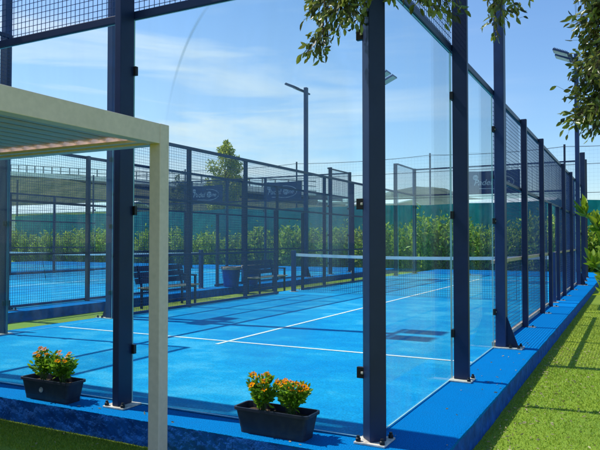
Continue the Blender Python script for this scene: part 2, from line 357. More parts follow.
def side_wall(name,x,out,label,door_leaf,tabs):
    w=Wall(name,Frame((x,0,0),(0,1,0),(out,0,0)),label,'court wall')
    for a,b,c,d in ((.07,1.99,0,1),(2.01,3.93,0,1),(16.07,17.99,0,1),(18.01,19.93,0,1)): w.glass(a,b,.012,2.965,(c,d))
    w.rail(.08,19.92,3.0,.06)
    for a,b in ((.08,2.03),(17.97,19.92)): w.rail(a,b,4.0,.05); w.mesh(a,b,3.03,3.975)
    for a in (2,18): w.post(a,4.03,.055,.135)
    for a in (6,8,12,14): w.post(a,3.03,.065,.08,plate=False,tab=tabs)
    for a in (9.3,10.7): w.post(a,1.975,.06,.07,plate=False,tab=tabs)
    w.rail(3.94,16.06,2.0,.045)
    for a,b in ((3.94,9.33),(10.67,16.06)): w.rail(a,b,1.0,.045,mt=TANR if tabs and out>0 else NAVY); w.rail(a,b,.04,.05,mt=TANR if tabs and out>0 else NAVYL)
    for a,b in ((3.97,5.99),(6.01,7.99),(12.01,13.99),(14.01,16.03)): w.mesh(a,b,.065,2.97)
    w.mesh(8.01,11.99,2.025,2.97)
    w.mesh(8.01,9.3,.065,1.975); w.mesh(10.7,11.99,.065,1.975)
    return w
def end_wall(name,x1,y,out,label,nx=3):
    w=Wall(name,Frame((x1,y,0),(-1,0,0),(0,out,0)),label,'court wall')
    L=2*nx
    for i in range(nx):
        a=2*i+(.07 if i==0 else .01); b=2*i+2-(.07 if i==nx-1 else .01)
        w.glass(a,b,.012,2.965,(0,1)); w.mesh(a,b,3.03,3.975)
    w.rail(.08,L-.08,3.0,.06); w.rail(.08,L-.08,4.0,.05)
    for i in range(1,nx): w.post(2*i,4.03,.06,.15)
    for a in (0,L): w.post(a,4.04,rot=True)
    return w
end_wall('court_end_wall',0,0,-1,'near glass end wall of the padel court, behind the two flower boxes')
end_wall('court_end_wall',0,20,1,'far glass end wall of the near padel court, in front of the hedge')
side_wall('court_side_wall',0,1,'right side wall of the near court, glass then mesh, beside the grass',False,True)
side_wall('court_side_wall',-6,-1,'left side wall of the near court, in front of the benches',True,True)
side_wall('court_side_wall',-8.7,1,'side wall of the second court standing right behind the benches and bins',True,False)
side_wall('court_side_wall',-18.7,-1,'farthest mesh side wall of the second court, beyond its net',True,False)
end_wall('court_end_wall',-8.7,20,1,'far glass end wall of the second court, left of the slender middle light mast',5)

# floodlight masts
def make_mast():
    root=empty('light_mast',(0,0,0))
    m=MB().box(0,.115,-.07,.07,.014,6.62); m.build('pole',NAVYL,root,bevel=.008)
    m=MB().box(-.03,.3,-.11,.11,.002,.014)
    for x in (.17,.26):
        for y in (-.085,.085): m.lathe([(0,.014),(.017,.014),(.017,.034),(.011,.036),(.011,.05),(0,.05)],8,(x,y,0),1)
    m.build('base_plate',[GALV,BLACK],root)
    m=MB(); m.quadbox([(.116,-.006,.015),(.25,-.006,.015),(.25,.006,.015),(.116,.006,.015),(.116,-.006,.36),(.122,-.006,.36),(.122,.006,.36),(.116,.006,.36)]); m.build('gusset',NAVY,root)
    m=MB().bar((-.05,-.5,6.5),(-.05,.5,6.5),.05); m.bar((0,0,6.5),(-.05,0,6.5),.06); m.build('cross_arm',NAVY,root)
    for y in (-.3,.3):
        m=MB(); M=Matrix.Translation((-.32,y,6.62))@Matrix.Rotation(R(24),4,'Y')
        m.box(-.22,.24,-.2,.2,-.02,.03)
        for k in range(9): m.box(-.2+k*.045,-.19+k*.045,-.2,.2,.03,.06)
        m.xform(M); f=m.build('floodlight',NAVYL,root,bevel=.004)
        m=MB().box(-.2,.2,-.18,.18,-.026,-.0205).xform(M); m.build('lens',mat_lens,f)
        [MB().bar((-.05,y+q,6.5),(-.2,y+q,6.545),.025).build('bracket',STEEL,f) for q in (-.16,.16)]
    return root
mat_lens=mat('floodlight_lens',(.55,.57,.55),rough=.25)
mast0=make_mast()
MASTS=[(0,4,0,'nearest tall floodlight mast, rising beside the end of the right glass wall'),
 (0,16,0,'floodlight mast at the far end of the right wall, beside the hanging leaves'),
 (-6,4,math.pi,'floodlight mast on the left wall, seen through the near glass beside the pergola'),
 (-6,16,math.pi,'floodlight mast whose lamp peeks out from behind the near corner post'),
 (-8.7,16,0,'slender floodlight mast standing alone against the sky in the middle'),
 (-8.7,4,0,'floodlight mast of the second court at the left edge, by the bin side wall')]
for i,(x,y,rz,lb) in enumerate(MASTS):
    o=mast0 if i==0 else copy_tree(mast0)
    o.location=(x,y,0); o.rotation_euler=(0,0,rz); tag(o,lb,'light mast','floodlight masts around the courts')

# nets
def make_net(wd):
    root=empty('court_net',(0,0,0)); X0,X1=-wd+.07,-.07
    sag=lambda x: .95-.05*(1-((x+wd/2)/(wd/2))**2)
    for x in (-wd,0.0):
        m=MB().box(x-.045,x+.045,-.05,.05,.012,1.02); p=m.build('post',NAVYL,root,bevel=.006)
        m=MB().box(x-.09,x+.09,-.1,.1,.009,.0115); m.build('base_plate',GALV,p)
    xs=np.linspace(X0,X1,41); m=MB()
    for a,b in zip(xs[:-1],xs[1:]): m.quadbox([(a,-.01,sag(a)-.07),(b,-.01,sag(b)-.07),(b,.01,sag(b)-.07),(a,.01,sag(a)-.07),(a,-.01,sag(a)),(b,-.01,sag(b)),(b,.01,sag(b)),(a,.01,sag(a))])
    m.build('tape',WHITE,root)
    m=MB(); c=.05; w=.0036
    for x in np.arange(X0,X1,c): m.box(x-w/2,x+w/2,-w/2,w/2,.02,sag(x)-.071)
    zs=np.arange(.03,.88,c)
    for z in zs:
        for a,b in zip(xs[:-1:4],xs[4::4]):
            za,zb=[.02+(z-.02)*(sag(q)-.07)/.89 for q in (a,b)]
            m.bar((a,.0037,za),(b,.0037,zb),w)
    m.build('netting',NETC,root)
    m=MB().tube([(-6.05,0,.9),(-6.12,.25,.02)],.008); m.build('stay',BLACK,root)
    return root
net=make_net(6.0); net.location=(0,10.15,0); tag(net,'white taped net across the near padel court','net','padel nets')
o=make_net(10.0); o.location=(-8.7,10.0,0); tag(o,'white taped net of the second court, low at the left','net','padel nets')

# ------------------------------------------------------------------ pergola
def pergola():
    cx,cy,w,T=-1.155,-.67,.085,1.965; LX,LY=3.2,3.0; root=empty('pergola',(cx,cy,GZ)); off=Vector((cx,cy,GZ))
    tag(root,'beige louvred pergola on square columns in the left foreground','pergola')
    bt=T-.002; bb=T-.125
    for (x,y) in ((0,0),(-LX,0),(0,-LY),(-LX,-LY)):
        m=MB().box(cx+x-w/2,cx+x+w/2,cy+y-w/2,cy+y+w/2,GZ,T); m.build('column',BEIGE,root,off=off,bevel=.005)
    e=.0415
    for y in (0,-LY):
        m=MB().box(cx-LX+w/2+.001,cx-w/2-.001,cy+y-e,cy+y+e,bb,bt)
        s=-1 if y==0 else 1
        m.box(cx-LX+w/2+.001,cx-w/2-.001,cy+y+s*e-(.05 if s<0 else 0),cy+y+s*e+(.05 if s>0 else 0),bb+.012,bb+.03)
        m.build('beam',BEIGE,root,off=off,bevel=.003)
    for x in (0,-LX):
        m=MB().box(cx+x-e,cx+x+e,cy-LY+w/2+.001,cy-w/2-.001,bb,bt); m.build('beam',BEIGE,root,off=off,bevel=.003)
    k=0; x=cx-w/2-.12
    while x>cx-LX+.12:
        m=MB(); y0,y1=cy-LY+.09,cy-.085; tilt=R(-4); n=10
        prof=[(.074*math.cos(2*math.pi*i/n),.011*math.sin(2*math.pi*i/n)) for i in range(n)]
        pr=[(x+a*math.cos(tilt)-b*math.sin(tilt),bb+.062+a*math.sin(tilt)+b*math.cos(tilt)) for a,b in prof]
        b0=len(m.v)
        for y in (y0,y1): m.v+=[(a,y,z) for a,z in pr]
        for i in range(n): m.f.append((b0+i,b0+(i+1)%n,b0+n+(i+1)%n,b0+n+i)); m.m.append(0)
        m.f.append(tuple(range(b0+n-1,b0-1,-1))); m.m.append(0); m.f.append(tuple(range(b0+n,b0+2*n))); m.m.append(0)
        m.box(x-.012,x+.012,y1+.0005,y1+.04,bb+.05,bb+.066,1)
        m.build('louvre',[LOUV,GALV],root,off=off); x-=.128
pergola()

def shade_blocker():  # added block out of view at left, there to shade the front turf
    x0,x1,y0,y1,h=-9.5,-4.5,-8.0,-.62,4.0; root=tag(empty('shade_blocker',((x0+x1)/2,(y0+y1)/2,GZ)),'unseen block added left of the pergola to shade the turf in front of the kerb','building'); off=Vector(((x0+x1)/2,(y0+y1)/2,GZ))
    MB().box(x0,x1,y0,y1,GZ,h).build('wall',RENDERM,root,off=off)
    MB().box(x0-.1,x1+.02,y0-.1,y1+.02,h+.002,h+.16).build('parapet',BEIGE,root,off=off)
    for y in (-6.4,-3.9):
        f=MB().box(x1+.002,x1+.05,y,y+1.4,.9,2.2).build('window',BEIGE,root,off=off); MB().box(x1+.051,x1+.056,y+.07,y+1.33,.97,2.13).build('pane',DARKW,f,off=Vector((0,0,0))+off)
RENDERM=mat('pale_render',(.55,.52,.46),rough=.9,var=.06,scale=2,bump=.2,bscale=80)
shade_blocker()

# ------------------------------------------------------------------ flower boxes
def planter(x,y,rz,emblem,label,seed):
    global rng; rng=np.random.default_rng(seed)
    root=tag(empty('flower_box',(x,y,.001),rz),label,'planter','flower boxes on the blue kerb')
    L,D,H=.555,.185,.165
    m=MB(); 
    def ring(l,d,z,r=.03,n=4):
        pts=[]
        for (sx,sy,a0) in ((1,1,0),(-1,1,90),(-1,-1,180),(1,-1,270)):
            for k in range(n+1):
                a=R(a0+90*k/n); pts.append((sx*(l/2-r)+r*math.cos(a),sy*(d/2-r)+r*math.sin(a),z))
        return pts
    rings=[ring(L*.86,D*.78,.0),ring(L*.87,D*.8,.03),ring(L*.875,D*.82,.034),ring(L*.955,D*.94,H-.02),ring(L*1.0,D*1.04,H-.018),ring(L*1.0,D*1.04,H),ring(L*.955,D*.93,H),ring(L*.93,D*.9,H-.045)]
    nn=len(rings[0]); 
    for r_ in rings: m.v+=r_
    for i in range(len(rings)-1):
        for k in range(nn): m.f.append((i*nn+k,i*nn+(k+1)%nn,(i+1)*nn+(k+1)%nn,(i+1)*nn+k)); m.m.append(0)
    m.f.append(tuple(range(nn))[::-1]); m.m.append(0)
    m.build('trough',POT,root)
    s=MB(); s.poly(ring(L*.925,D*.89,H-.04)); s.build('soil',SOIL,root)
    if emblem:
        e=MB(); e.lathe([(0,0),(.021,0),(.021,.004),(.016,.006),(0,.006)],20)
        for k in range(6):
            a=k*math.pi/3; e.bar((0,0,.0065),(.014*math.cos(a),.014*math.sin(a),.0065),.003,.002)
        e.xform(Matrix.Translation((-.03,-D*.46+.0005,.085))@Matrix.Rotation(R(84),4,'X')); e.build('emblem',EMBL,root)
    for px,hh,ww in ((-.105,.235,.125),(.11,.225,.12)):
        pr=tag(empty('flower_plant',(x+px*math.cos(rz),y+px*math.sin(rz),H-.035)),
            f'bushy orange flowering plant on the {"left" if px<0 else "right"} side of the '+('emblem flower box' if emblem else 'plain flower box'),'plant','flowering plants in the boxes')
        pos=[];dr=[];st=MB();heads=[]
        for k in range(34):
            a=random.uniform(0,6.283); t=random.uniform(.1,1)**.6; h=hh*random.uniform(.6,1.05)*(1-.22*t*t)
            tip=Vector((ww*t*math.cos(a),ww*t*math.sin(a)*.85,h)); mid=tip*.5+Vector((0,0,h*.15))
            b0=Vector((random.uniform(-.03,.03),random.uniform(-.02,.02),0)); st.tube([b0,mid,tip],.0022,4)
            for q in np.linspace(.3,1.0,15):
                p=b0.lerp(mid,q*2) if q<.5 else mid.lerp(tip,q*2-1)
                pos.append(p+Vector(rng.normal(0,.006,3))); dr.append((math.cos(a)*.7+random.uniform(-.8,.8),math.sin(a)*.7+random.uniform(-.8,.8),.45))
            heads.append((tip,a))
        st.build('stem',HSTEM,pr)
        v,q=leaves(np.array(pos),np.array(dr),.044,.42,jitter=.35)
        o=bpy.data.objects.new('foliage',fast_mesh('foliage',v,q,FLOWL)); COL.objects.link(o); o.parent=pr
        heads.sort(key=lambda h:-h[0].z+.3*h[0].y)
        nf=16 if not emblem else 8
        for tip,a in heads[:nf]:
            c=Vector(tip)+Vector((0,0,random.uniform(.006,.03))); ax=Vector((random.uniform(-.5,.5),random.uniform(-.9,.1),.9)).normalized()
            u=ax.cross(Vector((1,0,.2))).normalized(); w=ax.cross(u); rr=random.uniform(.019,.029)
            f=MB(); np_=9
            for k in range(np_):
                t=2*math.pi*k/np_+random.uniform(-.1,.1); d=u*math.cos(t)+w*math.sin(t); s_=u*-math.sin(t)+w*math.cos(t)
                lift=ax*random.uniform(-.002,.006)
                f.poly([c+d*rr*.15,c+d*rr*.6+s_*rr*.24+lift,c+d*rr+lift*.6,c+d*rr*.6-s_*rr*.24+lift])
            f.v.append(tuple(c+ax*.004)); n0=len(f.v)-1
            ring_=[c+ax*.002+(u*math.cos(t)+w*math.sin(t))*rr*.28 for t in np.linspace(0,6.283,8)[:-1]]
            f.v+=[tuple(p) for p in ring_]
            for k in range(7): f.f.append((n0,n0+1+k,n0+1+(k+1)%7)); f.m.append(1)
            f.build('flower',[PETAL,SOIL],pr)
HSTEM=mat('plant_stem',(.07,.13,.03),rough=.6)
planter(-2.64,-.165,R(-1),True,'dark window box with a round grey emblem, left of the near wall post',11)
planter(-.62,-.145,R(-1),False,'dark window box with many orange blooms, left of the corner post',23)

# ------------------------------------------------------------------ benches, bins, small posts between the courts
def make_bench():
    root=empty('bench',(0,0,0)); Lb=1.65
    m=MB()
    for k in range(4): m.box(-.02+k*.1,.065+k*.1,-Lb/2,Lb/2,.43,.46)
    m.build('seat',WOOD,root,bevel=.004)
    m=MB()
    for k in range(3): m.quadbox([(-.075-k*.035,-Lb/2,.52+k*.13),(-.05-k*.035,-Lb/2,.52+k*.13),(-.05-k*.035,Lb/2,.52+k*.13),(-.075-k*.035,Lb/2,.52+k*.13),(-.105-k*.035,-Lb/2,.635+k*.13),(-.08-k*.035,-Lb/2,.635+k*.13),(-.08-k*.035,Lb/2,.635+k*.13),(-.105-k*.035,Lb/2,.635+k*.13)])
    m.build('backrest',NAVY,root,bevel=.004)
    for y in (-.68,.68):
        m=MB().bar((.34,y,0),(.34,y,.66),.045); m.bar((-.03,y,0),(-.03,y,.43),.045); m.bar((-.03,y,.43),(-.155,y,.9),.04)
        m.bar((-.05,y,.405),(.34,y,.405),.04); m.bar((-.06,y,.66),(.37,y,.66),.05,.03); m.build('side_frame',NAVY,root,bevel=.003)
    m=MB().bar((.15,-.68,.14),(.15,.68,.14),.03); m.build('stretcher',NAVY,root)
    return root
b0=make_bench(); b0.location=(-7.75,11.55,GZ); tag(b0,'wooden seat bench with dark back beside the blue bins','bench','benches between the courts')
b1=copy_tree(b0); b1.location=(-7.75,7.35,GZ); tag(b1,'wooden seat bench half hidden behind the pergola column','bench','benches between the courts')
def make_bin():
    root=empty('litter_bin',(0,0,0))
    m=MB().lathe([(0,.0),(.2,.0),(.205,.02),(.26,.5),(.275,.5),(.275,.53),(.25,.53),(.195,.06),(0,.06)],22); m.build('body',DKBLUE,root,smooth=False)
    m=MB().lathe([(.282,.47),(.286,.5),(.281,.545),(.245,.548),(.2,.3),(0,.25)],22)
    m.v=[(x,y,z+.02*noise.noise(Vector((x*9,y*9,z*5)))) for x,y,z in m.v]; m.build('liner',LINER,root)
    for s_ in (-1,1): m=MB(); m.bar((.24*s_,-.05,.42),(.29*s_,-.05,.42),.02); m.bar((.24*s_,.05,.42),(.29*s_,.05,.42),.02); m.bar((.29*s_,-.06,.42),(.29*s_,.06,.42),.02); m.build('handle',DKBLUE,root)
    return root
g0=make_bin(); g0.location=(-8.38,10.95,.001); tag(g0,'round blue bin with pale liner, left one beside the bench','bin','bins behind the bench')
g1=copy_tree(g0); g1.location=(-8.4,12.0,.001); g1.rotation_euler=(0,0,.6); tag(g1,'round blue bin with pale liner directly behind the bench back','bin','bins behind the bench')
def bollard(p,label):
    root=tag(empty('marker_post',p),label,'marker post','small marker posts')
    m=MB().lathe([(0,0),(.05,0),(.045,.02),(.045,.3),(0,.3)],12); m.build('post',BLACK,root)
    m=MB().lathe([(0,.3005),(.05,.3005),(.052,.36),(.04,.42),(0,.43)],12); m.build('cap',WHITE,root)
bollard((-7.4,17.2,GZ),'short dark post with a white cap on the grass strip behind the near net')
bollard((-14.2,8.2,.001),'short dark post with a white cap at the far side of the second court')

# ------------------------------------------------------------------ boundary fence with teal windscreen, banners
FY=26.0
fx=[-36.0,-28.9,-21.65,-14.3,-7.1,-1.15,5.5,12.0]
fr=tag(empty('boundary_fence',(-14,FY,GZ)),'tall wire boundary fence on slim posts with a teal windscreen behind the hedge','fence')
off=Vector((-14,FY,GZ))
for x in fx: MB().tube([(x,FY,GZ),(x,FY,5.45)],.045,8).build('post',NAVY,fr,off=off)
for z in (5.35,4.55,3.32):
    m=MB()
    for a,b in zip(fx[:-1],fx[1:]):
        pts=[(a+(b-a)*t,FY-.05,z-.10*4*t*(1-t)*(z>5)) for t in np.linspace(0,1,9)]; m.tube(pts,.012,5)
    m.build('wire',NETC,fr,off=off)
m=MB()
for x in np.arange(fx[0],fx[-1],.16): m.box(x-.0008,x+.0008,FY-.051,FY-.049,3.0,5.3)
for z in np.arange(3.05,5.3,.16): m.box(fx[0],fx[-1],FY-.0475,FY-.0455,z-.001,z+.001)
m.build('netting',NETC,fr,off=off)
nx=300; xs=np.linspace(fx[0],fx[-1],nx); zs=np.linspace(GZ,3.0,9); m=MB()
for lay in (0,.012):
    for i,x in enumerate(xs):
        for j,z in enumerate(zs):
            e=.03*noise.noise(Vector((x*1.1,z*.6,2)))+.012*noise.noise(Vector((x*4,z*1.5,5))); 
            zz=z+(.09*noise.noise(Vector((x*.35,0,9))) if j==8 else 0)
            m.v.append((x,FY-.14+e+lay,zz))
K=len(zs)
for lay in (0,1):
    o_=lay*nx*K
    for i in range(nx-1):
        for j in range(K-1):
            q=(o_+i*K+j,o_+(i+1)*K+j,o_+(i+1)*K+j+1,o_+i*K+j+1); m.f.append(q if lay==0 else q[::-1]); m.m.append(0)
m.build('windscreen',TEAL,fr,off=off)

def text_mesh(s,size,shear,x,z):
    cu=bpy.data.curves.new('t','FONT'); cu.body=s; cu.size=size; cu.shear=shear; cu.extrude=.002; cu.offset=.004
    o=bpy.data.objects.new('t',cu); COL.objects.link(o); dg=bpy.context.evaluated_depsgraph_get()
    me=bpy.data.meshes.new_from_object(o.evaluated_get(dg)); bpy.data.objects.remove(o); bpy.data.curves.remove(cu)
    v=[(p.co.x+x,-.012-p.co.z,p.co.y+z) for p in me.vertices]; f=[tuple(p.vertices) for p in me.polygons]; bpy.data.meshes.remove(me); return v,f
def banner(x0,z0,label):
    root=tag(empty('banner',(x0,FY-.2,z0)),label,'banner','navy club banners on the boundary fence')
    W,H=2.28,1.06; m=MB(); n=24
    for lay in (0,.012):
        for i in range(n+1):
            for j in range(2):
                x=W*i/n; m.v.append((x,.01*math.sin(i*1.1)*0+lay,H*j+(.02*math.sin(math.pi*i/n) if j==0 else -.03*math.sin(math.pi*i/n))))
    for lay in (0,1):
        o_=lay*2*(n+1)
        for i in range(n):
            q=(o_+2*i,o_+2*i+2,o_+2*i+3,o_+2*i+1); m.f.append(q if lay==0 else q[::-1]); m.m.append(0)
    m.f.append((0,1,2*(n+1)+1,2*(n+1))); m.m.append(0); a=2*n; m.f.append((a,2*(n+1)+a,2*(n+1)+a+1,a+1)); m.m.append(0)
    for i in range(n): 
        m.f.append((2*i+1,2*i+3,2*(n+1)+2*i+3,2*(n+1)+2*i+1)); m.m.append(0); m.f.append((2*i,2*(n+1)+2*i,2*(n+1)+2*i+2,2*i+2)); m.m.append(0)
    m.build('cloth',BANNER,root)
    m=MB()
    for s_,sz,x,z in (('Padel',.38,.24,.4),('ne',.32,1.52,.42)):
        v,f=text_mesh(s_,sz,.28,x,z); b=len(m.v); m.v+=v; m.f+=[tuple(b+i for i in q) for q in f]; m.m+=[0]*len(f)
    m.build('lettering',PRINT,root)
    def ball(cx,cz,r):
        m=MB(); c=[(cx+r*math.cos(t),-.010,cz+r*math.sin(t)) for t in np.linspace(0,6.283,25)[:-1]]; m.poly(c[::-1])
        for s_ in (-1,1):
            pts=[(cx+r*.95*u,-.014,cz+s_*r*(.42-.25*(1-u*u))) for u in np.linspace(-.85,.85,9)]
            for a,b in zip(pts[:-1],pts[1:]): m.bar(a,b,r*.12,.003,up=(0,1,0),mat=1)
        m.build('ball_emblem',[PRINT,BANNER],root)
    ball(1.36,.53,.17); ball(.33,.76,.12)
    m=MB()
    pts=[(1.3+.72*math.cos(t),-.012,.52+.31*math.sin(t)) for t in np.linspace(R(100),R(-115),30)]+[(.85,-.012,.235),(.5,-.012,.25)]
    for a,b in zip(pts[:-1],pts[1:]): m.bar(a,b,.03,.003,up=(0,1,0))
    m.build('swoosh',PRINT,root)
banner(-21.15,3.36,'navy Padel banner on the fence, left one below the yellow-green tree')
banner(-16.2,3.36,'navy Padel banner on the fence, middle one left of the slender light mast')
banner(-5.25,3.40,'navy Padel banner on the fence, right one behind the right glass wall')

# ------------------------------------------------------------------ hedge
def shrub_mesh(seed,h=2.25,w=.62,twigs=56,per=30,size=.185):
    global rng; rng=np.random.default_rng(seed); rr=random.Random(seed)
    pos=[];dr=[];st=MB()
    for k in range(twigs):
        a=rr.uniform(0,6.283); t=rr.uniform(.05,1)**.5; hh=h*rr.uniform(.55,1.0)*(1-.18*t*t)
        if rr.random()<.15: hh*=1.1
        tip=np.array((w*t*math.cos(a),w*t*math.sin(a)*.8,hh)); b=np.array((.15*t*math.cos(a),.15*t*math.sin(a),0.0))
        mid=b*.4+tip*.6+np.array((.18*t*math.cos(a),.18*t*math.sin(a),-.1*hh))
        if k<14: st.tube([b,mid,tip],[.02,.012,.005],5)
        for q in np.linspace(.12,1,per):
            p=(1-q)**2*b+2*q*(1-q)*mid+q*q*tip; pos.append(p+rng.normal(0,.075,3)); dr.append((math.cos(a)*.5,math.sin(a)*.5,.6))
    v,q=leaves(np.array(pos),np.array(dr),size,.4,jitter=.65)
    return fast_mesh('foliage',v,q,HEDGE), st.mesh('stem',BARK)
vs=[shrub_mesh(40+i) for i in range(5)]
ORD=['first','second','third','fourth','fifth','sixth','seventh','eighth','ninth','tenth','eleventh','twelfth','thirteenth','fourteenth','fifteenth','sixteenth','seventeenth','eighteenth','nineteenth','twentieth']
hx=list(np.arange(4.6,-35.2,-.98)); 
for i,x in enumerate(hx):
    r_=random.Random(i*3+1)
    root=empty('hedge_shrub',(x+r_.uniform(-.22,.22),25.05+r_.uniform(-.2,.2),GZ),r_.uniform(0,6.28))
    sc=r_.uniform(.8,1.08); root.scale=(sc*1.05,sc*1.05,sc*(1.2 if x>-10 else 1.0))
    half=len(hx)//2
    lb=(f'leafy green hedge shrub before the teal windscreen, {ORD[i] if i<20 else str(i+1)} from the right end of the row' if i<half
        else f'leafy green hedge shrub before the teal windscreen, {ORD[len(hx)-1-i] if len(hx)-1-i<20 else str(len(hx)-i)} from the left end of the row')
    tag(root,lb,'shrub','hedge shrubs along the teal windscreen')
    f,s_=vs[r_.randrange(5)]
    for nm,me in (('foliage',f),('stem',s_)):
        o=bpy.data.objects.new(nm,me); COL.objects.link(o); o.parent=root

# ------------------------------------------------------------------ trees
def crown_tree(name,loc,th,ch,cw,mt,n,size,label,cat,seed,branches=26,ry=1.0):
    global rng; rng=np.random.default_rng(seed); rr=random.Random(seed)
    root=tag(empty(name,loc),label,cat); tr=MB(); pts=[]
    top=th+ch*.8; tr.tube([(0,0,0),(.06,.02,th*.6),(-.04,.03,th),(.02,0,th+ch*.45),(0,0,top)],[.16,.13,.11,.07,.015],8)
    cl=[]
    for k in range(branches):
        z=th+ch*rr.uniform(.0,.92); f=(z-th)/ch; a=rr.uniform(0,6.283); rad=cw*(.55+.45*math.sin(math.pi*min(1,f*.9+.18)))*rr.uniform(.55,1.0)*(1 if f<.75 else (1-f)*3.2+.15)
        tip=Vector((rad*math.cos(a),rad*ry*math.sin(a),min(z+ch*.14,th+ch*1.0))); b=Vector((0,0,z-ch*.06)); tr.tube([b,b.lerp(tip,.5)+Vector((0,0,.05*ch)),tip],[.04,.025,.008],5)
        for q in (.55,.8,1.0): cl.append((b.lerp(tip,q),cw*rr.uniform(.14,.27)))
    cl.append((Vector((0,0,th+ch)),cw*.15)); cl.append((Vector((.1,0,th+ch*1.1)),cw*.08))
    tr.build('trunk',BARK,root)
    c=np.array([tuple(p) for p,_ in cl]); s=np.array([r for _,r in cl]); idx=rng.integers(0,len(cl),n)
    d=rng.normal(0,1,(n,3)); d/=np.linalg.norm(d,axis=1)[:,None]
    pos=c[idx]+d*(s[idx]*rng.uniform(.3,1.1,n))[:,None]
    v,q=leaves(pos,d+np.array([0,0,-.1]),size,.55,jitter=.6)
    o=bpy.data.objects.new('crown',fast_mesh('crown',v,q,mt)); COL.objects.link(o); o.parent=root
    return root
p=aty(225,210,38); crown_tree('deciduous_tree',(p.x,p.y,.2),3.2,5.1,2.0,YTREE,7000,.2,'yellow-green leafy tree rising behind the fence and left banner','tree',5)
p=aty(176,214,36); crown_tree('olive_bush',(p.x,p.y,GZ),1.6,4.4,1.5,OLIVE,3600,.17,'grey-green rounded bush behind the fence, right of the pergola column','bush',9)

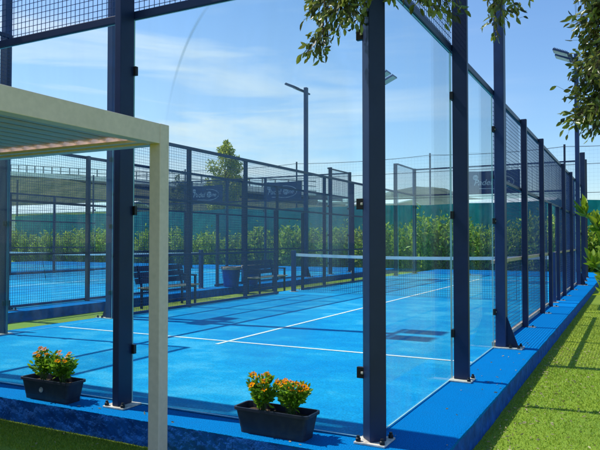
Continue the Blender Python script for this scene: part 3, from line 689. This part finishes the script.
# overhanging foreground tree (trunk stands right of the picture)
def overhang():
    global rng; rng=np.random.default_rng(77); rr=random.Random(77)
    base=Vector((4.0,-.7,GZ)); root=tag(empty('overhanging_tree',base),'small leaved tree whose twigs hang into the top and right of the view','tree')
    tr=MB(); pos=[];dr=[]
    tr.tube([base,(3.95,-.65,1.2),(3.7,-.5,2.5),(3.3,-.3,3.4)],[.13,.11,.09,.07],8)
    limb=[Vector(q) for q in ((3.3,-.3,3.4),(2.3,-.2,3.75),(1.2,-.15,3.75),(.3,-.25,3.5),(-.25,-.35,3.3))]
    tr.tube(limb,[.07,.055,.04,.028,.015],7)
    limb2=[Vector(q) for q in ((3.3,-.3,3.4),(2.6,.3,3.9),(1.9,.9,4.0),(1.4,1.3,3.8))]; tr.tube(limb2,[.06,.045,.03,.015],7)
    limb3=[Vector(q) for q in ((3.7,-.5,2.5),(3.0,.4,3.0),(2.4,1.0,3.1))]; tr.tube(limb3,[.05,.035,.015],7)
    def nearest(p):
        best=None
        for L in (limb,limb2,limb3):
            for a,b in zip(L[:-1],L[1:]):
                for q in (0,.25,.5,.75,1):
                    c=a.lerp(b,q); d=(c-p).length
                    if best is None or d<best[0]: best=(d,c)
        return best[1]
    def twig(pts,t,n,spread=.035,start=0.0):
        P=[at(u,v,t+rr.uniform(-.06,.06)) for u,v in pts]; r0=nearest(P[0]); Q=[r0,r0.lerp(P[0],.6)+Vector((0,0,.06))]+P
        tr.tube(Q,[.011,.008]+[max(.0016,.005-.0012*i) for i in range(len(P))],5)
        seg=[(P[i],P[i+1]) for i in range(len(P)-1)]; T=sum((b-a).length for a,b in seg)
        for k in range(int(n*2.6)):
            s=rr.uniform(start,1)*T
            for a,b in seg:
                L=(b-a).length
                if s<=L or (a,b)==seg[-1]: break
                s-=L
            p=a.lerp(b,min(1,s/L)); d=(b-a).normalized()
            e=Vector(rng.normal(0,spread*.8,3)); pos.append(p+e); dr.append(d*.8+e.normalized()*.5+Vector((0,0,-.2)))
            if e.length>.012: tr.tube([p,p+e*.5+Vector((0,0,.006)),p+e],.0011,3,cap=False)
    # left spray
    for pts,n,t in (([(348,-45),(338,5),(320,38),(305,54)],70,3.9),([(350,-40),(345,8),(338,30)],48,3.8),([(356,-40),(356,6),(359,22)],42,3.95),
        ([(335,-45),(320,0),(311,18)],42,4.0),([(342,-45),(330,0),(322,27)],48,3.9),([(352,-40),(350,2),(349,18)],34,3.85),([(328,38),(318,48),(322,57)],12,3.9),([(330,-40),(316,-6),(310,6)],24,4.05)):
        twig(pts,t,n)
    for pts,n,t in (([(375,-40),(366,-12),(364,4)],10,3.9),([(378,-40),(389,-14),(391,1)],6,3.9),([(392,-40),(405,-10),(403,6)],6,3.9),([(400,-40),(418,-6),(419,6)],18,3.9),([(410,-40),(430,-8),(433,12)],24,3.85),
        ([(420,-40),(444,-6),(452,16)],26,3.9),([(430,-40),(452,-10),(458,5)],18,3.8),([(480,-40),(494,-5),(497,34)],30,3.9),([(485,-40),(502,-5),(500,20)],24,3.8),([(500,-40),(512,-5),(518,22)],14,3.9),
        ([(510,-40),(526,-12),(531,1)],7,3.9)):
        twig(pts,t,n,.028)
    # right spray
    for pts,n,t in (([(640,-30),(610,0),(590,14),(577,24)],45,4.3),([(645,-10),(620,20),(600,30),(590,48)],55,4.4),([(640,20),(615,50),(592,62),(578,72)],65,4.5),([(640,40),(612,72),(590,86),(572,96)],70,4.5),
        ([(640,60),(610,90),(588,108),(573,122)],70,4.45),([(640,80),(620,100),(600,118),(592,132)],50,4.4),([(640,-40),(615,-20),(598,4),(592,12)],55,4.3),([(650,30),(625,40),(604,48),(596,70)],55,4.2),([(640,55),(618,80),(602,96),(596,112)],40,4.3),
        ([(630,80),(600,104),(582,116)],36,4.6),([(640,30),(612,44),(586,60)],40,4.4),([(640,-20),(606,10),(584,34)],40,4.35),([(650,70),(620,100),(604,130)],40,4.4),([(640,10),(612,50),(580,84)],40,4.4),([(650,-60),(612,-40),(586,-6)],40,4.3),([(640,-55),(606,-30),(574,2)],34,4.3),([(650,-30),(625,-8),(607,20)],50,4.3)):
        twig(pts,t,int(n*1.7),.05)
    # crown above the picture
    for k in range(2600):
        c=rr.choice([(3.2,.2,4.3,.8),(2.2,0,4.4,.6),(1.2,-.1,4.15,.38),(2.3,.9,4.3,.6),(3.8,-.6,4.2,.9),(3.2,1.0,3.6,.6),(.3,-.2,3.9,.28)])
        d=Vector(rng.normal(0,1,3)).normalized()*c[3]*rr.uniform(.35,1.1); pos.append(Vector(c[:3])+d); dr.append(d.normalized())
    tr.build('trunk',BARK,root,off=base)
    P=np.array([tuple(p) for p in pos])-np.array(base); D=np.array([tuple(d) for d in dr])
    v,q=leaves(P,D,.056,.46,jitter=.6,droop=.1)
    o=bpy.data.objects.new('crown',fast_mesh('crown',v,q,TREEL)); COL.objects.link(o); o.parent=root
overhang()

# bright long-leaved shrub reaching in from the right
def bright_shrub():
    global rng; rng=np.random.default_rng(5); rr=random.Random(5)
    base=Vector(at(655,300,6.2)); base.z=GZ; root=tag(empty('broadleaf_shrub',base),'bright yellow-green broad leaved shrub at the right edge, below the hanging twigs','shrub')
    st=MB(); pos=[];dr=[]
    tops=[(583,208,6.2),(596,222,6.0),(592,262,6.1),(604,240,5.9),(604,275,6.3),(615,215,6.3),(620,255,6.0),(632,230,6.3),(612,190,6.4),(600,290,6.5)]
    for u,v_,t in tops:
        T=at(u,v_,t); mid=base.lerp(T,.6)+Vector((.0,0,.25)); st.tube([base,mid,T],[.022,.014,.007],6)
        ax=(T-mid).normalized()
        for k in range(22):
            a=k*2.4; s=Vector((math.cos(a),math.sin(a),0)); el=.05+1.0*k/22
            pos.append(T-ax*.12*(1-k/22)); dr.append(s*(1.1-el)+Vector((0,0,el*.8))+ax*.2)
    st.build('stem',HSTEM,root,off=base)
    v,q=leaves(np.array([tuple(p-base) for p in pos]),np.array([tuple(d) for d in dr]),.135,.36,jitter=.22,fold=.2)
    o=bpy.data.objects.new('foliage',fast_mesh('foliage',v,q,BRIGHT)); COL.objects.link(o); o.parent=root
bright_shrub()

# ------------------------------------------------------------------ grass blades and litter
def blades(n,xr,yr,size,mask=None):
    x=rng.uniform(*xr,n); y=rng.uniform(*yr,n)
    return np.stack([x,y,np.full(n,GZ)],1)
P=np.concatenate([blades(34000,(.47,2.6),(-.6,4),0),blades(42000,(.47,4.0),(4,12),0),blades(15000,(-3.6,.45),(-.75,-.31),0)])
d=np.tile(np.array([[0,0,1.0]]),(len(P),1))
nB=len(P); dd_=d+rng.normal(0,.42,(nB,3)); dd_[:,2]=np.abs(dd_[:,2])*.8+.25; dd_/=np.linalg.norm(dd_,axis=1)[:,None]
sd=np.cross(dd_,rng.normal(0,1,(nB,3))); sd/=np.linalg.norm(sd,axis=1)[:,None]
far=np.clip((P[:,1:2]+1)/8,0,1)
L=rng.uniform(.010,.022,(nB,1))*(1+.4*far); W=.0030*(1+.7*far)
v=np.stack([P-sd*W,P+sd*W,P+dd_*L],1).reshape(-1,3); q=np.arange(nB*3).reshape(-1,3)
o=bpy.data.objects.new('grass_blades',fast_mesh('grass_blades',v,q,GRASSB)); COL.objects.link(o); tag(o,'short green turf blades on the ground beside the court','grass',kind='stuff')
pos=[]
for k in range(620):
    y=random.uniform(-1,5.5)**1; x=.50+abs(random.gauss(0,.32 if k%3 else .9)); pos.append((x,y,GZ+.016))
for k in range(26): pos.append((random.uniform(.08,.42),random.uniform(-.2,5),.004))
for k in range(10): pos.append((random.uniform(-3.2,.3),random.uniform(-.28,-.2),.004))
for k in range(40): pos.append((random.uniform(-3.4,.3),random.uniform(-.7,-.34),GZ+.02))
dr=[(random.gauss(0,1),random.gauss(0,1),.12) for _ in pos]
v,q=leaves(np.array(pos),np.array(dr),.028,.4,jitter=.1)
o=bpy.data.objects.new('fallen_leaves',fast_mesh('fallen_leaves',v,q,DRYL)); COL.objects.link(o); tag(o,'small dry fallen leaves scattered on the turf and kerb','leaves',kind='stuff')

# ------------------------------------------------------------------ background
def ridge(name,prof,y,depth,mt,step,amp):
    """terrain bank: prof = list of (u, v) skyline points seen at distance plane y"""
    us=np.arange(prof[0][0],prof[-1][0]+.1,step); m=MB(); rows=10
    for u in us:
        vv=np.interp(u,[a for a,_ in prof],[b for _,b in prof]); T=aty(u,vv,y)
        for j in range(rows):
            f=j/(rows-1); z=GZ-.3+(T.z-GZ+.3)*math.sin(f*math.pi/2)**.9
            yy=y-depth*(1-f); nn=amp*noise.noise(Vector((T.x*.08*30/depth,yy*.1,3)))*(f if f<1 else .4)
            m.v.append((T.x,yy,z+nn))
        m.v.append((T.x,y+depth*.8,GZ-.3))
    rows+=1
    for i in range(len(us)-1):
        for j in range(rows-1):
            a=i*rows+j; m.f.append((a,a+rows,a+rows+1,a+1)); m.m.append(0)
    return tag(m.build(name,mt,smooth=True),kind='structure')
ridge('hill',[(-120,170),(0,172),(60,174),(110,178),(170,186),(250,194),(300,200),(380,206),(440,212),(520,216)],72,22,HILL,6,.7)
ridge('hill',[(250,205),(340,203),(385,201),(405,196),(418,190),(432,187.5),(445,189),(458,194),(470,198),(520,203),(640,206)],300,120,FARH,3,1.5)

# elevated road along the bank
def viaduct():
    A=aty(-60,166,70); B=aty(330,190,70); root=tag(empty('elevated_road',(A.x,70,A.z)),'pale elevated road with railing along the hillside at the left','road bridge')
    off=Vector((A.x,70,A.z)); zt=lambda x: A.z+(B.z-A.z)*(x-A.x)/(B.x-A.x)
    def run(y0,y1,z0,z1,name,mt):
        m=MB(); xs=np.linspace(A.x,B.x,12)
        for a,b in zip(xs[:-1],xs[1:]): m.quadbox([(a,y0,zt(a)+z0),(b,y0,zt(b)+z0),(b,y1,zt(b)+z0),(a,y1,zt(a)+z0),(a,y0,zt(a)+z1),(b,y0,zt(b)+z1),(b,y1,zt(b)+z1),(a,y1,zt(a)+z1)])
        m.build(name,mt,root,off=off)
    run(66,74,-1.25,-.75,'deck',CONC); run(65.8,65.98,-1.0,-.35,'parapet',PALE)
    m=MB()
    for x in np.arange(A.x,B.x,1.9): m.box(x-.06,x+.06,65.83,65.95,zt(x)-.35,zt(x)+.75)
    m.build('railing_post',STEEL,root,off=off)['kind']='stuff'
    run(65.84,65.94,.68,.8,'railing',STEEL); run(65.84,65.94,.1,.2,'railing',STEEL)
    for i,x in enumerate(np.arange(A.x+4,B.x,9.0)):
        m=MB().box(x-.6,x+.6,67,73,GZ-.3,zt(x)-1.251); m.build('pier',CONC,root,off=off)
viaduct()
# long low white shed roofs beyond the fence
def shed(u0,u1,v_e,v_r,y,D,label,wm):
    a=aty(u0,v_e,y); b=aty(u1,v_e,y); c=aty((u0+u1)/2,v_r,y); zr=c.z; ze=(a.z+b.z)/2
    root=tag(empty('shed',((a.x+b.x)/2,y,GZ)),label,'building'); off=Vector(((a.x+b.x)/2,y,GZ))
    MB().box(a.x,b.x,y,y+D,GZ,ze-.03).build('wall',wm,root,off=off)
    m=MB(); e=.4; m.quadbox([(a.x-e,y-e,ze-.02),(b.x+e,y-e,ze-.02),(b.x+e,y+D/2,zr-.1),(a.x-e,y+D/2,zr-.1),(a.x-e,y-e,ze+.08),(b.x+e,y-e,ze+.08),(b.x+e,y+D/2,zr),(a.x-e,y+D/2,zr)])
    m.quadbox([(a.x-e,y+D/2+.01,zr-.1),(b.x+e,y+D/2+.01,zr-.1),(b.x+e,y+D+e,ze-.02),(a.x-e,y+D+e,ze-.02),(a.x-e,y+D/2+.01,zr),(b.x+e,y+D/2+.01,zr),(b.x+e,y+D+e,ze+.08),(a.x-e,y+D+e,ze+.08)])
    m.build('roof',PALE,root,off=off)
    k=0; w=MB()
    for x in np.arange(a.x+1.5,b.x-1.5,3.2):
        MB().box(x,x+1.1,y-.03,y+.02,ze-1.3,ze-.5).build('window',DARKW,root,off=off)
shed(-30,112,214,202,44,7,'long low white-roofed shed beyond the fence at the far left',PALE)
shed(462,545,206,195,36,7,'low white-roofed shed beyond the fence, below the right banner',PALE)
shed(352,392,205,197,44,8,'small ochre building beyond the fence, left and right of the corner post',OCHRE)

# ------------------------------------------------------------------ sky, sun
EL=55.0; AZ=5.6        # sun stands over -X, AZ degrees towards the camera side
to=Vector((-math.cos(R(EL))*math.cos(R(AZ)),-math.cos(R(EL))*math.sin(R(AZ)),math.sin(R(EL))))
sl=bpy.data.lights.new('sun','SUN'); sl.energy=4.9; sl.angle=R(.53); sl.color=(1,.955,.87)
so=bpy.data.objects.new('sun',sl); COL.objects.link(so); so.rotation_euler=to.to_track_quat('Z','Y').to_euler(); so.location=(-10,0,20)
w=bpy.data.worlds.new('World'); scene.world=w; w.use_nodes=True; nt=w.node_tree; n=nt.nodes; l=nt.links
bg=n['Background']; bg.inputs['Strength'].default_value=.155
sk=n.new('ShaderNodeTexSky'); sk.sky_type='NISHITA'; sk.sun_disc=False; sk.sun_elevation=R(EL); sk.sun_rotation=R(270-AZ); sk.air_density=1.3; sk.dust_density=0.0; sk.ozone_density=10.0; sk.altitude=50
tc=n.new('ShaderNodeTexCoord'); mp=n.new('ShaderNodeMapping'); mp.inputs['Scale'].default_value=(1.3,1.3,10.5); mp.inputs['Rotation'].default_value=(R(6),R(4),R(20)); l.new(tc.outputs['Generated'],mp.inputs['Vector'])
nz=n.new('ShaderNodeTexNoise'); nz.inputs['Scale'].default_value=2.1; nz.inputs['Detail'].default_value=9; nz.inputs['Roughness'].default_value=.55; nz.inputs['Distortion'].default_value=.6; l.new(mp.outputs[0],nz.inputs['Vector'])
mr=n.new('ShaderNodeMapRange'); mr.inputs[1].default_value=.45; mr.inputs[2].default_value=.66; mr.inputs[3].default_value=.24; mr.inputs[4].default_value=1.0; l.new(nz.outputs['Fac'],mr.inputs[0])
sx=n.new('ShaderNodeSeparateXYZ'); l.new(tc.outputs['Generated'],sx.inputs[0])
m3=n.new('ShaderNodeMapRange'); m3.inputs[1].default_value=.40; m3.inputs[2].default_value=.2; m3.inputs[3].default_value=.15; m3.inputs[4].default_value=1; l.new(sx.outputs['Z'],m3.inputs[0])
m4=n.new('ShaderNodeMapRange'); m4.inputs[1].default_value=-.12; m4.inputs[2].default_value=-.62; m4.inputs[3].default_value=.04; m4.inputs[4].default_value=1; l.new(sx.outputs['X'],m4.inputs[0])
m5=n.new('ShaderNodeMath'); m5.operation='MULTIPLY'; l.new(mr.outputs[0],m5.inputs[0]); l.new(m4.outputs[0],m5.inputs[1])
mu=n.new('ShaderNodeMath'); mu.operation='MULTIPLY'; l.new(m5.outputs[0],mu.inputs[0]); l.new(m3.outputs[0],mu.inputs[1])
mx=n.new('ShaderNodeMix'); mx.data_type='RGBA'; l.new(mu.outputs[0],mx.inputs[0]); l.new(sk.outputs[0],mx.inputs[6]); mx.inputs[7].default_value=(5.3,5.9,6.3,1); l.new(mx.outputs[2],bg.inputs['Color'])

vs_=scene.view_settings; vs_.view_transform='Standard'; vs_.look='None'; vs_.exposure=.12; vs_.gamma=1; vs_.use_curve_mapping=False
scene.render.engine='CYCLES'; cy=scene.cycles; cy.transparent_max_bounces=40; cy.max_bounces=10; cy.caustics_reflective=False; cy.caustics_refractive=False; cy.use_denoising=True
